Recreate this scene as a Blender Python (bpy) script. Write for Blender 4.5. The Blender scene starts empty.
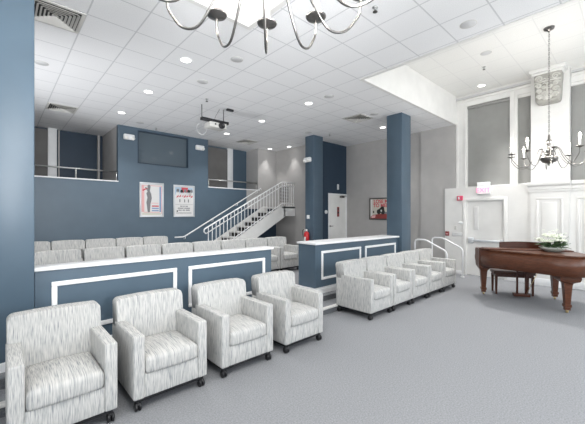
import bpy, bmesh, math, random
from mathutils import Vector, Matrix
random.seed(7)
S = bpy.context.scene
COL = S.collection
PI = math.pi

# ------------------------------------------------------------------ camera, world, exposure, big lights
cam_d = bpy.data.cameras.new('camera')
cam_d.sensor_fit = 'HORIZONTAL'; cam_d.sensor_width = 36.0
cam_d.lens = 36.0 * 320.0 / 585.0
cam_d.shift_y = 2.5 / 585.0
cam_d.clip_start = 0.05
cam = bpy.data.objects.new('camera', cam_d); COL.objects.link(cam)
cam.location = (0, 0, 1.7)
cam.rotation_euler = (PI/2, 0, -math.radians(90 - 47.359))
S.camera = cam

W = bpy.data.worlds.new('world'); S.world = W; W.use_nodes = True
W.node_tree.nodes['Background'].inputs[0].default_value = (0.75, 0.85, 1.0, 1)
W.node_tree.nodes['Background'].inputs[1].default_value = 0.6

S.view_settings.view_transform = 'Standard'
S.view_settings.look = 'None'
S.view_settings.gamma = 1
S.view_settings.use_curve_mapping = False
S.view_settings.exposure = 0.17
S.cycles.diffuse_bounces = 8

DAY_W = 95.0        # each added daylight fill panel out of view
DOWN_W = 85.0        # downlights of the main ceiling
RAISED_W = 100.0     # downlights of the raised ceiling
FILL_W = 820.0       # unseen spots added to fill the ceiling
BULB_W = 9.5         # one candle bulb

def area_light(name, loc, rot, sx, sy, watts, color):
    d = bpy.data.lights.new(name, 'AREA'); d.shape = 'RECTANGLE'; d.size = sx; d.size_y = sy
    d.energy = watts; d.color = color
    o = bpy.data.objects.new(name, d); COL.objects.link(o); o.location = loc; o.rotation_euler = rot
    return o
for wx in (0.6, 4.2, 7.8):          # added soft fill, as daylight from assumed unseen windows
    area_light('daylight_fill', (wx, -4.0, 2.7), (PI/2, 0, 0), 2.6, 2.6, DAY_W, (0.86, 0.93, 1.0))
area_light('daylight_fill', (-2.4, 0.0, 2.7), (PI/2, 0, -PI/2), 3.6, 2.6, DAY_W*0.8, (0.86, 0.93, 1.0))

def ceiling_fill(loc, target, watts, deg):   # unseen spot added to brighten the ceiling
    d = bpy.data.lights.new('ceiling_fill', 'SPOT'); d.energy = watts; d.color = (0.97, 0.98, 1.0)
    d.spot_size = math.radians(deg); d.spot_blend = 1.0; d.shadow_soft_size = 0.25
    o = bpy.data.objects.new('ceiling_fill', d); COL.objects.link(o); o.location = loc
    o.rotation_euler = (Vector(target)-Vector(loc)).to_track_quat('-Z', 'Y').to_euler()
ceiling_fill((0.6, -0.8, 1.9), (2.3, 7.2, 4.6), FILL_W, 80)
ceiling_fill((-2.2, 7.4, 1.0), (3.6, 7.8, 5.6), FILL_W*0.75, 72)
# ------------------------------------------------------------------ materials
def mat(name, col, rough=0.6, metal=0.0, spec=0.5, emit=None, estr=0.0, alpha=1.0, coat=0.0):
    m = bpy.data.materials.new(name); m.use_nodes = True
    b = m.node_tree.nodes['Principled BSDF']
    b.inputs['Base Color'].default_value = (*col, 1)
    b.inputs['Roughness'].default_value = rough
    b.inputs['Metallic'].default_value = metal
    b.inputs['Specular IOR Level'].default_value = spec
    b.inputs['Coat Weight'].default_value = coat
    if emit:
        b.inputs['Emission Color'].default_value = (*emit, 1); b.inputs['Emission Strength'].default_value = estr
    return m

def nodes(m): return m.node_tree.nodes, m.node_tree.links, m.node_tree.nodes['Principled BSDF']

def noisy(m, c1, c2, scale, vec_scale=(1, 1, 1), detail=3, bump=0.0, lo=0.3, hi=0.7):
    n, l, b = nodes(m)
    tc = n.new('ShaderNodeTexCoord'); mp = n.new('ShaderNodeMapping'); mp.inputs['Scale'].default_value = vec_scale
    nz = n.new('ShaderNodeTexNoise'); nz.inputs['Scale'].default_value = scale; nz.inputs['Detail'].default_value = detail
    cr = n.new('ShaderNodeValToRGB')
    cr.color_ramp.elements[0].position = lo; cr.color_ramp.elements[0].color = (*c1, 1)
    cr.color_ramp.elements[1].position = hi; cr.color_ramp.elements[1].color = (*c2, 1)
    l.new(tc.outputs['Object'], mp.inputs['Vector']); l.new(mp.outputs[0], nz.inputs['Vector'])
    l.new(nz.outputs['Fac'], cr.inputs['Fac']); l.new(cr.outputs['Color'], b.inputs['Base Color'])
    if bump:
        bp = n.new('ShaderNodeBump'); bp.inputs['Strength'].default_value = bump; bp.inputs['Distance'].default_value = 0.01
        l.new(nz.outputs['Fac'], bp.inputs['Height']); l.new(bp.outputs[0], b.inputs['Normal'])
    return m

def paint(name, col, rough=0.55, spec=0.4):
    c1 = tuple(c*0.96 for c in col); c2 = tuple(min(1, c*1.04) for c in col)
    return noisy(mat(name, col, rough, spec=spec), c1, c2, 3.0, detail=4)

def ceiling_mat(name, tile, bar, half):
    m = mat(name, tile, 0.85, spec=0.2)
    n, l, b = nodes(m)
    tc = n.new('ShaderNodeTexCoord'); sp = n.new('ShaderNodeSeparateXYZ'); l.new(tc.outputs['Object'], sp.inputs[0])
    def line(sock, off):
        a = n.new('ShaderNodeMath'); a.operation = 'SUBTRACT'; l.new(sock, a.inputs[0]); a.inputs[1].default_value = off - 60.0
        w = n.new('ShaderNodeMath'); w.operation = 'PINGPONG'; l.new(a.outputs[0], w.inputs[0]); w.inputs[1].default_value = 0.3
        c = n.new('ShaderNodeMath'); c.operation = 'LESS_THAN'; l.new(w.outputs[0], c.inputs[0]); c.inputs[1].default_value = half
        return c
    cx = line(sp.outputs['X'], 0.85); cy = line(sp.outputs['Y'], 3.06)
    mx = n.new('ShaderNodeMath'); mx.operation = 'MAXIMUM'; l.new(cx.outputs[0], mx.inputs[0]); l.new(cy.outputs[0], mx.inputs[1])
    nz = n.new('ShaderNodeTexNoise'); nz.inputs['Scale'].default_value = 90; nz.inputs['Detail'].default_value = 2
    l.new(tc.outputs['Object'], nz.inputs['Vector'])
    cr = n.new('ShaderNodeValToRGB')
    cr.color_ramp.elements[0].position = 0.35; cr.color_ramp.elements[0].color = (*[c*0.93 for c in tile], 1)
    cr.color_ramp.elements[1].position = 0.6; cr.color_ramp.elements[1].color = (*tile, 1)
    l.new(nz.outputs['Fac'], cr.inputs['Fac'])
    mix = n.new('ShaderNodeMix'); mix.data_type = 'RGBA'
    l.new(mx.outputs[0], mix.inputs['Factor']); l.new(cr.outputs['Color'], mix.inputs['A']); mix.inputs['B'].default_value = (*bar, 1)
    l.new(mix.outputs['Result'], b.inputs['Base Color'])
    return m

def fabric_mat(name):
    m = mat(name, (0.7, 0.7, 0.68), 0.9, spec=0.2)
    n, l, b = nodes(m)
    tc = n.new('ShaderNodeTexCoord'); oi = n.new('ShaderNodeObjectInfo')
    sp = n.new('ShaderNodeSeparateXYZ'); l.new(tc.outputs['Object'], sp.inputs[0])
    sn = n.new('ShaderNodeSeparateXYZ'); l.new(tc.outputs['Normal'], sn.inputs[0])
    ab = n.new('ShaderNodeMath'); ab.operation = 'ABSOLUTE'; l.new(sn.outputs['X'], ab.inputs[0])
    gt = n.new('ShaderNodeMath'); gt.operation = 'GREATER_THAN'; l.new(ab.outputs[0], gt.inputs[0]); gt.inputs[1].default_value = 0.72
    def math(op, a, bb):
        k = n.new('ShaderNodeMath'); k.operation = op
        for i, v in enumerate((a, bb)):
            if isinstance(v, (int, float)): k.inputs[i].default_value = v
            else: l.new(v, k.inputs[i])
        return k.outputs[0]
    ydown = math('SUBTRACT', sp.outputs['Z'], sp.outputs['Y'])
    ymx = n.new('ShaderNodeMix'); l.new(gt.outputs[0], ymx.inputs[0]); l.new(sp.outputs['X'], ymx.inputs[2]); l.new(sp.outputs['Y'], ymx.inputs[3])
    smx = n.new('ShaderNodeMix'); l.new(gt.outputs[0], smx.inputs[0]); l.new(ydown, smx.inputs[2]); l.new(sp.outputs['Z'], smx.inputs[3])
    cb = n.new('ShaderNodeCombineXYZ')
    l.new(math('MULTIPLY', ymx.outputs[0], 190.0), cb.inputs[0]); l.new(math('MULTIPLY', smx.outputs[0], 10.0), cb.inputs[1])
    l.new(math('MULTIPLY', oi.outputs['Random'], 37.0), cb.inputs[2])
    nz = n.new('ShaderNodeTexNoise'); nz.inputs['Scale'].default_value = 1.0; nz.inputs['Detail'].default_value = 2.5; nz.inputs['Roughness'].default_value = 0.55
    l.new(cb.outputs[0], nz.inputs['Vector'])
    cr = n.new('ShaderNodeValToRGB'); e = cr.color_ramp.elements
    e[0].position = 0.30; e[0].color = (0.235, 0.25, 0.265, 1)
    e[1].position = 0.62; e[1].color = (0.585, 0.577, 0.555, 1)
    k = e.new(0.46); k.color = (0.45, 0.45, 0.443, 1)
    l.new(nz.outputs['Fac'], cr.inputs['Fac']); l.new(cr.outputs['Color'], b.inputs['Base Color'])
    bp = n.new('ShaderNodeBump'); bp.inputs['Strength'].default_value = 0.15; bp.inputs['Distance'].default_value = 0.004
    l.new(nz.outputs['Fac'], bp.inputs['Height']); l.new(bp.outputs[0], b.inputs['Normal'])
    return m

def wood_mat(name, c1, c2, rough=0.34):
    return noisy(mat(name, c1, rough, spec=0.4, coat=0.15), c1, c2, 5.0, (2.5, 2.5, 14), detail=5, lo=0.3, hi=0.72)

MT = {}
MT['carpet'] = noisy(mat('carpet_grey', (0.3, 0.3, 0.31), 0.95, spec=0.1), (0.20, 0.206, 0.22), (0.325, 0.331, 0.345), 75, detail=10, bump=0.05, lo=0.28, hi=0.72)
MT['carpet_dark'] = noisy(mat('carpet_riser', (0.12, 0.13, 0.14), 0.95, spec=0.1), (0.09, 0.095, 0.105), (0.17, 0.175, 0.185), 90, detail=4)
MT['nosing'] = noisy(mat('nosing_white', (0.7, 0.7, 0.68), 0.6), (0.55, 0.53, 0.50), (0.75, 0.745, 0.73), 18, detail=4)
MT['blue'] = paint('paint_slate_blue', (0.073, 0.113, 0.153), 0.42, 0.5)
MT['blue_dark'] = paint('paint_deep_blue_and_shade', (0.026, 0.046, 0.074), 0.5, 0.35)  # deep blue paint, also the painted shade under the stair landing
MT['gray'] = paint('paint_warm_gray', (0.45, 0.438, 0.428), 0.6, 0.3)
MT['white'] = paint('paint_white', (0.745, 0.738, 0.718), 0.5, 0.4)
MT['trim'] = paint('trim_white', (0.82, 0.825, 0.83), 0.4, 0.4)
MT['tile'] = ceiling_mat('ceiling_tiles', (0.87, 0.87, 0.875), (0.62, 0.625, 0.635), 0.009)
MT['tile_raised'] = ceiling_mat('ceiling_tiles_raised', (0.82, 0.815, 0.79), (0.72, 0.715, 0.70), 0.008)
MT['fabric'] = fabric_mat('streaked_upholstery')
MT['black'] = mat('black_plastic', (0.012, 0.012, 0.014), 0.4)
MT['chrome'] = mat('brushed_steel', (0.55, 0.55, 0.54), 0.28, 1.0)
MT['pewter'] = mat('dark_pewter', (0.20, 0.19, 0.18), 0.3, 1.0)
MT['wood'] = wood_mat('walnut_veneer', (0.066, 0.021, 0.009), (0.125, 0.041, 0.018))
MT['wood_dark'] = wood_mat('mahogany_dark', (0.045, 0.013, 0.007), (0.085, 0.026, 0.013))
MT['shade'] = noisy(mat('roller_shade', (0.28, 0.28, 0.27), 0.8, spec=0.2), (0.255, 0.255, 0.245), (0.30, 0.30, 0.29), 2.0)
MT['shade_dark'] = noisy(mat('roller_shade_dark', (0.16, 0.155, 0.15), 0.8, spec=0.2), (0.15, 0.145, 0.14), (0.18, 0.175, 0.17), 2.0)
MT['lens'] = mat('lit_lens', (1, 1, 1), 0.5, emit=(1, 0.98, 0.94), estr=6.0)
MT['bulb'] = mat('flame_bulb', (1, 0.97, 0.9), 0.3, emit=(1, 0.95, 0.85), estr=22.0)
MT['candle'] = mat('candle_sleeve', (0.85, 0.84, 0.80), 0.4)
MT['grille'] = mat('grille_grey', (0.60, 0.60, 0.60), 0.6)
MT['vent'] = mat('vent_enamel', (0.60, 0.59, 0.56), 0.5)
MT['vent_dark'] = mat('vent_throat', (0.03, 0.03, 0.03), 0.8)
MT['glassdark'] = mat('dark_glass', (0.085, 0.115, 0.14), 0.06, spec=0.7)
MT['red'] = mat('red_enamel', (0.55, 0.02, 0.025), 0.3)
MT['darkred'] = mat('dark_red_plastic', (0.25, 0.05, 0.05), 0.4)
MT['pink'] = mat('exit_letters', (0.9, 0.25, 0.45), 0.5, emit=(1.0, 0.22, 0.42), estr=0.7)
MT['exit_face'] = mat('exit_face', (0.85, 0.78, 0.79), 0.4, emit=(1.0, 0.75, 0.8), estr=0.12)
MT['alarm'] = mat('fire_alarm_red', (0.70, 0.08, 0.16), 0.35)
MT['stone'] = noisy(mat('carved_plaster', (0.5, 0.49, 0.45), 0.8), (0.52, 0.51, 0.47), (0.68, 0.67, 0.63), 9, detail=3, bump=0.3)
MT['stone_dark'] = noisy(mat('carved_plaster_ground', (0.38, 0.37, 0.34), 0.9), (0.33, 0.32, 0.29), (0.44, 0.43, 0.395), 8)
MT['leaf'] = noisy(mat('leaf_green', (0.06, 0.12, 0.05), 0.5), (0.035, 0.075, 0.03), (0.11, 0.19, 0.08), 20)
MT['petal'] = mat('white_petal', (0.80, 0.83, 0.72), 0.6)
MT['celadon'] = noisy(mat('celadon_bowl', (0.42, 0.45, 0.40), 0.3), (0.36, 0.39, 0.35), (0.50, 0.52, 0.47), 8)
MT['paper'] = mat('paper_white', (0.72, 0.71, 0.70), 0.6)
MT['pr_grey'] = mat('print_grey', (0.20, 0.20, 0.21), 0.6)
MT['pr_red'] = mat('print_red', (0.58, 0.08, 0.10), 0.6)
MT['pr_pink'] = mat('print_pink', (0.75, 0.42, 0.42), 0.6)
MT['pr_blue'] = mat('print_blue', (0.22, 0.32, 0.50), 0.6)
MT['pr_sky'] = mat('print_sky', (0.42, 0.55, 0.68), 0.6)
MT['pr_black'] = mat('print_black', (0.02, 0.02, 0.02), 0.6)
MT['pr_cream'] = mat('print_cream', (0.60, 0.58, 0.50), 0.6)
MT['brick_red'] = mat('print_brick', (0.28, 0.05, 0.045), 0.6)
MT['ivory'] = mat('ivory_keys', (0.8, 0.78, 0.72), 0.3)
MT['brass'] = mat('brass', (0.75, 0.6, 0.32), 0.3, 1.0)
MT['silver'] = mat('silver_frame', (0.62, 0.64, 0.66), 0.35, 0.4)

# ------------------------------------------------------------------ mesh helpers
class MB:
    def __init__(self): self.bm = bmesh.new(); self.mi = 0
    def _take(self, bm2, M=None):
        if M is not None: bm2.transform(M)
        vm = {}
        for v in bm2.verts: vm[v] = self.bm.verts.new(v.co)
        for f in bm2.faces:
            try: nf = self.bm.faces.new([vm[v] for v in f.verts])
            except ValueError: continue
            nf.material_index = self.mi; nf.smooth = f.smooth
        bm2.free()
        return self
    def box(self, x0, x1, y0, y1, z0, z1, bevel=0.0, seg=2, M=None, smooth=False):
        b = bmesh.new(); bmesh.ops.create_cube(b, size=1.0)
        for v in b.verts:
            v.co = Vector(((x0+x1)/2 + v.co.x*(x1-x0), (y0+y1)/2 + v.co.y*(y1-y0), (z0+z1)/2 + v.co.z*(z1-z0)))
        if bevel:
            bmesh.ops.bevel(b, geom=b.edges[:], offset=bevel, segments=seg, profile=0.5, affect='EDGES')
            for f in b.faces: f.smooth = True
        return self._take(b, M)
    def prism(self, pts, h0, h1, axis='z', M=None, smooth=False):
        """polygon pts extruded along an axis: z:(x,y) x:(y,z) y:(x,z)"""
        b = bmesh.new()
        def P(p, h): return {'z': (p[0], p[1], h), 'x': (h, p[0], p[1]), 'y': (p[0], h, p[1])}[axis]
        a = [b.verts.new(P(p, h0)) for p in pts]; c = [b.verts.new(P(p, h1)) for p in pts]
        n = len(pts)
        b.faces.new(a); b.faces.new(c[::-1])
        for i in range(n):
            f = b.faces.new((a[i], c[i], c[(i+1) % n], a[(i+1) % n])); f.smooth = smooth
        bmesh.ops.recalc_face_normals(b, faces=b.faces[:])
        return self._take(b, M)
    def lathe(self, prof, seg=24, M=None, smooth=True, start=0.0):
        b = bmesh.new(); rings = []
        for r, z in prof:
            if r < 1e-5: rings.append([b.verts.new((0, 0, z))])
            else: rings.append([b.verts.new((r*math.cos(start+2*PI*i/seg), r*math.sin(start+2*PI*i/seg), z)) for i in range(seg)])
        for a, c in zip(rings[:-1], rings[1:]):
            for i in range(seg):
                j = (i+1) % seg
                if len(a) == 1 and len(c) == 1: continue
                if len(a) == 1: f = b.faces.new((a[0], c[j], c[i]))
                elif len(c) == 1: f = b.faces.new((a[i], a[j], c[0]))
                else: f = b.faces.new((a[i], a[j], c[j], c[i]))
                f.smooth = smooth
        if len(rings[0]) > 1: b.faces.new(rings[0][::-1])
        if len(rings[-1]) > 1: b.faces.new(rings[-1])
        bmesh.ops.recalc_face_normals(b, faces=b.faces[:])
        return self._take(b, M)
    def tube(self, pts, r, seg=8, closed=False, M=None):
        pts = [Vector(p) for p in pts]; n = len(pts); b = bmesh.new(); rings = []
        rr = r if isinstance(r, (list, tuple)) else [r]*n
        prev = None
        for i, p in enumerate(pts):
            if closed: t = pts[(i+1) % n] - pts[i-1]
            else: t = pts[min(i+1, n-1)] - pts[max(i-1, 0)]
            t.normalize()
            if prev is None:
                up = Vector((0, 0, 1)) if abs(t.z) < 0.9 else Vector((1, 0, 0))
                u = t.cross(up).normalized()
            else:
                u = (prev - t*prev.dot(t)); u = u.normalized() if u.length > 1e-6 else t.orthogonal().normalized()
            prev = u; w = t.cross(u)
            rings.append([b.verts.new(p + (u*math.cos(2*PI*k/seg) + w*math.sin(2*PI*k/seg))*rr[i]) for k in range(seg)])
        m = n if closed else n-1
        for i in range(m):
            a, c = rings[i], rings[(i+1) % n]
            for k in range(seg):
                f = b.faces.new((a[k], a[(k+1) % seg], c[(k+1) % seg], c[k])); f.smooth = True
        if not closed: b.faces.new(rings[0][::-1]); b.faces.new(rings[-1])
        bmesh.ops.recalc_face_normals(b, faces=b.faces[:])
        return self._take(b, M)
    def ball(self, c, r, seg=12, M=None, sc=(1, 1, 1)):
        b = bmesh.new(); bmesh.ops.create_uvsphere(b, u_segments=seg, v_segments=max(6, seg*2//3), radius=1.0)
        for v in b.verts: v.co = Vector((c[0]+v.co.x*r*sc[0], c[1]+v.co.y*r*sc[1], c[2]+v.co.z*r*sc[2]))
        for f in b.faces: f.smooth = True
        return self._take(b, M)
    def quad(self, pts):
        f = self.bm.faces.new([self.bm.verts.new(p) for p in pts]); f.material_index = self.mi
        return self
    def build(self, name, m, parent=None, loc=None):
        for e in self.bm.edges:
            if len(e.link_faces) == 2 and e.calc_face_angle(0) > 0.9: e.smooth = False
        me = bpy.data.meshes.new(name); self.bm.to_mesh(me); self.bm.free()
        for k in (m if isinstance(m, (list, tuple)) else [m]): me.materials.append(MT[k] if isinstance(k, str) else k)
        o = bpy.data.objects.new(name, me); COL.objects.link(o)
        if parent is not None: o.parent = parent
        if loc is not None: o.location = loc
        return o

def spline(P, n=6):
    P = [Vector(p) for p in P]; out = []
    for i in range(len(P)-1):
        p0, p1, p2, p3 = P[max(i-1, 0)], P[i], P[i+1], P[min(i+2, len(P)-1)]
        for k in range(n):
            t = k/n
            out.append(0.5*((2*p1) + (p2-p0)*t + (2*p0-5*p1+4*p2-p3)*t*t + (3*p1-p0-3*p2+p3)*t*t*t))
    out.append(P[-1]); return out

def tag(o, label, cat, group=None, kind=None):
    o['label'] = label; o['category'] = cat
    if group: o['group'] = group
    if kind: o['kind'] = kind
    return o
def thing(name, label, cat, loc=(0, 0, 0), rz=0.0, group=None):
    o = bpy.data.objects.new(name, None); COL.objects.link(o); o.empty_display_size = 0.1
    o.location = loc; o.rotation_euler = (0, 0, rz)
    return tag(o, label, cat, group)
def struct(o, label=None):
    o['kind'] = 'structure'
    if label: o['label'] = label
    return o
def copy_tree(o, parent=None):
    c = o.copy(); COL.objects.link(c)
    if parent is not None: c.parent = parent
    for ch in list(o.children): copy_tree(ch, c)
    return c
def text(name, body, size, m, parent, M, extrude=0.001, align='CENTER', bold=0.0):
    d = bpy.data.curves.new(name, 'FONT'); d.body = body; d.size = size; d.extrude = extrude; d.offset = bold
    d.align_x = align; d.align_y = 'CENTER'; d.materials.append(MT[m])
    tmp = bpy.data.objects.new(name, d); COL.objects.link(tmp)
    me = bpy.data.meshes.new_from_object(tmp.evaluated_get(bpy.context.evaluated_depsgraph_get()))
    bpy.data.objects.remove(tmp); bpy.data.curves.remove(d)
    o = bpy.data.objects.new(name, me); COL.objects.link(o); o.parent = parent; o.matrix_local = M
    return o
def facing_negx(y, z, x):   # lettering on a wall that faces -x: reads along -y
    return Matrix(((0, 0, -1, x), (-1, 0, 0, y), (0, 1, 0, z), (0, 0, 0, 1)))
def facing_negy(x, z, y):   # lettering on a wall that faces -y: reads along +x
    return Matrix(((1, 0, 0, x), (0, 0, -1, y), (0, 1, 0, z), (0, 0, 0, 1)))

# ------------------------------------------------------------------ the setting
ZC, ZR, PZ = 4.3, 5.09, 0.205
XW, YB = 9.8, 10.2
struct(MB().box(-2.6, XW+0.2, -4.2, 3.95, -0.1, 0).build('floor', 'carpet'))
struct(MB().box(-2.6, XW+0.2, 3.95, YB+0.2, -0.1, PZ).build('floor_platform', 'carpet'))
# two carpeted risers with pale nosings in front of the low walls
struct(MB().box(-2.6, 9.79, 3.62, 3.95, 0, 0.085).build('floor_step', 'carpet_dark'))
struct(MB().box(-2.6, 9.79, 3.68, 3.95, 0.085, 0.105).build('floor_tread', 'carpet'))
struct(MB().box(-2.6, 9.79, 3.94, 3.95, 0.105, PZ-0.01).build('floor_riser', 'carpet_dark'))  # shadowed riser: its shade is put into the darker carpet colour
struct(MB().box(-2.6, 9.79, 3.60, 3.68, 0.085, 0.112, 0.006).build('trim_1', 'nosing'))
struct(MB().box(-2.6, 9.79, 4.08, 4.21, PZ-0.02, 0.29, 0.008).build('trim_2', 'trim'))
# ends of the low walls stand on the same pale strip
struct(MB().box(4.33, 4.45, 4.21, 4.75, PZ-0.01, 0.29, 0.005).build('trim_3', 'trim'))

R1 = (-1.0, 2.55, -2.2, 3.66)
R2 = (5.17, XW, -2.2, 3.60)
c = MB()
c.box(-2.6, XW+0.2, 3.66, YB+0.3, ZC, ZC+0.06); c.box(R2[0], XW+0.2, R2[3], 3.66, ZC, ZC+0.06)
c.box(-2.6, XW+0.2, -4.2, -2.2, ZC, ZC+0.06)
c.box(-2.6, R1[0], -2.2, 3.66, ZC, ZC+0.06)
c.box(R1[1], R2[0], -2.2, 3.66, ZC, ZC+0.06)
struct(c.build('ceiling', 'tile'))
c = MB()
for a in (R1, R2): c.box(a[0]-0.1, a[1]+0.1, a[2]-0.1, a[3]+0.1, ZR, ZR+0.06)
struct(c.build('ceiling_raised', 'tile_raised'))
c = MB()
for a in (R1, R2):
    c.box(a[0]-0.06, a[0]+0.006, a[2], a[3]-0.006, ZC-0.012, ZR); c.box(a[0]-0.06, a[1], a[3]-0.006, a[3]+0.06, ZC-0.012, ZR)
    c.box(a[0]-0.06, a[1], a[2]-0.06, a[2], ZC-0.012, ZR)
c.box(R1[1]-0.006, R1[1]+0.06, R1[2], R1[3]+0.06, ZC-0.012, ZR)
struct(c.build('trim_soffit', 'white'))
# walls behind the camera
c = MB(); c.box(-2.7, XW+0.2, -4.3, -4.2, 0, ZC); struct(c.build('wall_south', 'white'))
c = MB(); c.box(-2.7, -2.6, -4.2, YB, 0, ZC); struct(c.build('wall_west', 'white'))

# back wall (north): slate blue with three openings
t = 0.16
c = MB()
c.box(-2.6, 7.0, YB, YB+t, PZ, 2.64)
c.box(2.55, 3.09, YB, YB+t, 2.64, ZC); c.box(4.66, 5.39, YB, YB+t, 2.64, ZC)
c.box(3.09, 4.66, YB, YB+t, 2.64, 3.25); c.box(3.09, 4.66, YB, YB+t, 4.22, ZC)
c.box(-2.6, 0.3, YB, YB+t, 2.64, ZC)
struct(c.build('wall_north', 'blue'))
c = MB(); c.box(7.0, 8.47, YB, YB+t, 1.92, 2.64); c.box(7.54, 8.47, YB, YB+t, 2.64, ZC)
struct(c.build('wall_stair', 'gray'))
c = MB(); c.box(7.0, 8.47, YB, YB+t, PZ, 1.92); struct(c.build('wall_understair_shade', 'blue_dark'))  # shade below the landing, put into this wall as deeper blue
c = MB(); c.box(8.47, 8.6, 7.6+0.14, YB+t, PZ, ZC); struct(c.build('wall_stair_side', 'gray'))
# upper corridor behind the two openings
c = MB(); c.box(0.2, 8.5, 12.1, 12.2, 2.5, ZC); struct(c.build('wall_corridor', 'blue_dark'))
c = MB(); c.box(2.56, 2.62, YB+t, 12.1, 2.6, ZC); struct(c.build('wall_return', 'gray'))
c = MB(); c.box(5.3, 5.38, YB+t, 11.05, 2.6, ZC); c.box(7.54, 7.62, YB+t, 11.05, 2.6, ZC); struct(c.build('wall_recess_side', 'gray'))
c = MB(); c.box(5.38, 7.54, 11.0, 11.06, 2.6, ZC); struct(c.build('wall_recess', 'blue'))
c = MB(); c.box(-0.2, 8.5, YB+t, 12.2, 2.5, 2.62); struct(c.build('floor_corridor', 'carpet'))
c = MB(); c.box(0.0, 8.5, YB+0.3, 12.2, ZC, ZC+0.06); struct(c.build('ceiling_corridor', 'tile'))
c = MB(); c.box(-0.0, 0.2, YB+t, 12.2, 2.5, ZC); struct(c.build('wall_corridor_end', 'gray'))
c = MB(); c.box(0.3, 2.56, YB-0.03, YB+t, 2.64, 2.672, 0.005); struct(c.build('trim_5', 'trim'))
c = MB(); c.box(5.39, 7.62, YB-0.03, YB+t, 2.64, 2.672, 0.005); struct(c.build('trim_6', 'trim'))
# glazing frames in the corridor
w = struct(MB().box(1.10, 1.32, 11.98, 12.1, 2.62, ZC, 0.01).build('window_1', 'trim'))
MB().box(1.36, 1.39, 12.02, 12.1, 2.62, ZC).build('window_frame', 'gray', w)
struct(MB().box(2.40, 2.46, 12.0, 12.1, 2.62, ZC).build('trim_7', 'gray'))
w = struct(MB().box(6.62, 6.86, 10.93, 11.0, 2.62, ZC, 0.008).build('window_2', 'trim'))
o = MB().box(0.2, 1.10, 12.03, 12.06, 2.64, 4.25).build('roller_shade', 'shade_dark'); tag(o, 'dark grey roller shade in the upper corridor behind the railed opening beside the blue column', 'window shade')
o = MB().box(5.39, 6.62, 10.95, 10.98, 2.64, 4.24).build('roller_shade', 'shade_dark'); tag(o, 'grey-brown roller shade in the upper opening above the staircase', 'window shade')
# projection-booth window
w = struct(MB().box(3.09, 4.66, YB+0.06, YB+0.075, 3.25, 4.22).build('window_3', 'glassdark'))
f = MB()
for a in ((3.085, 3.11, 3.24, 4.23), (4.64, 4.665, 3.24, 4.23)): f.box(a[0], a[1], YB-0.012, YB+0.06, a[2], a[3])
f.box(3.11, 4.64, YB-0.012, YB+0.06, 3.24, 3.265); f.box(3.11, 4.64, YB-0.012, YB+0.06, 4.205, 4.23)
f.build('window_frame', 'blue_dark', w)

# door wall at the platform's end, with its door
c = MB()
c.box(8.47, 8.76, 7.6, 7.74, PZ, ZC); c.box(9.82, XW, 7.6, 7.74, PZ, ZC); c.box(8.76, 9.82, 7.6, 7.74, 2.46, ZC)
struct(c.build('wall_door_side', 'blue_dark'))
d = struct(MB().box(8.79, 9.79, 7.61, 7.66, PZ, 2.43, 0.004).build('door_1', 'white'))
f = MB(); f.box(8.74, 8.79, 7.58, 7.74, PZ, 2.47); f.box(9.77, 9.80, 7.58, 7.74, PZ, 2.47); f.box(8.79, 9.77, 7.58, 7.74, 2.43, 2.47); f.build('door_frame', 'trim', d)
h = MB(); h.lathe([(0.03, 0), (0.03, 0.015), (0.012, 0.02), (0.012, 0.05)], 12, Matrix.Translation((8.86, 7.61, 1.28)) @ Matrix.Rotation(PI/2, 4, 'X'))
h.tube([(8.86, 7.555, 1.28), (8.97, 7.555, 1.28)], 0.012); h.build('door_handle', 'pewter', d)
h = MB(); h.box(9.40, 9.62, 7.55, 7.61, 2.33, 2.39, 0.008); h.box(9.40, 9.70, 7.50, 7.52, 2.385, 2.40); h.box(9.40, 9.42, 7.50, 7.56, 2.37, 2.40); h.build('door_closer', 'pewter', d)
s = MB(); s.box(9.25, 9.37, 7.600, 7.6095, 1.62, 1.98); s.mi = 1
s.box(9.27, 9.35, 7.597, 7.6, 1.74, 1.80); s.box(9.28, 9.34, 7.597, 7.6, 1.88, 1.94); s.build('door_sign', ['darkred', 'pr_black'], d)

# grey wall behind the second column, white panelled wall with tall windows
c = MB(); c.box(XW, XW+0.12, 4.66, 7.74, PZ, ZC); c.box(XW-0.05, XW+0.12, 3.62, 4.66, 0, ZC)
struct(c.build('wall_east_grey', 'gray'))
LW = 9.7
c = MB()
c.box(LW, XW+0.1, 3.32, 3.9, 0, 2.46); c.box(LW, XW+0.1, 2.40, 3.32, 2.08, 2.46)
c.box(LW, XW+0.1, -4.2, 2.40, 0, 2.46)
# upper part: frames between the shades
c.box(XW-0.02, XW+0.12, 3.32, 3.66, 2.46, ZR); c.box(XW-0.02, XW+0.12, 2.12, 2.29, 2.46, ZR)
c.box(XW+0.1, XW+0.14, -4.2, 3.32, 2.46, ZR)
c.box(XW-0.02, XW+0.12, 2.29, 3.32, 4.76, ZR); c.box(XW-0.02, XW+0.12, 1.81, 2.12, 4.76, ZR); c.box(XW-0.02, XW+0.12, -1.0, 1.09, 4.76, ZR)
c.box(XW-0.02, XW+0.12, -4.2, -0.3, 2.46, ZR)
struct(c.build('wall_east', 'white'))
c = MB()    # slender casings on the frames
for y0, y1 in ((3.345, 3.385), (3.56, 3.60), (2.185, 2.225)): c.box(XW-0.04, XW-0.02, y0, y1, 2.46, 4.86)
c.box(XW-0.035, XW-0.02, 2.29, 3.32, 4.76, 4.80)
struct(c.build('trim_8', 'white'))
c = MB(); c.box(XW-0.07, XW-0.02, 1.83, 3.6, 4.975, 5.02); c.box(XW-0.07, XW-0.02, -1.0, 1.07, 4.975, 5.02)
struct(c.build('trim_shadow_gap', 'grille'))  # grey strip: shade track, with the cove gap's shadow put into its colour
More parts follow.
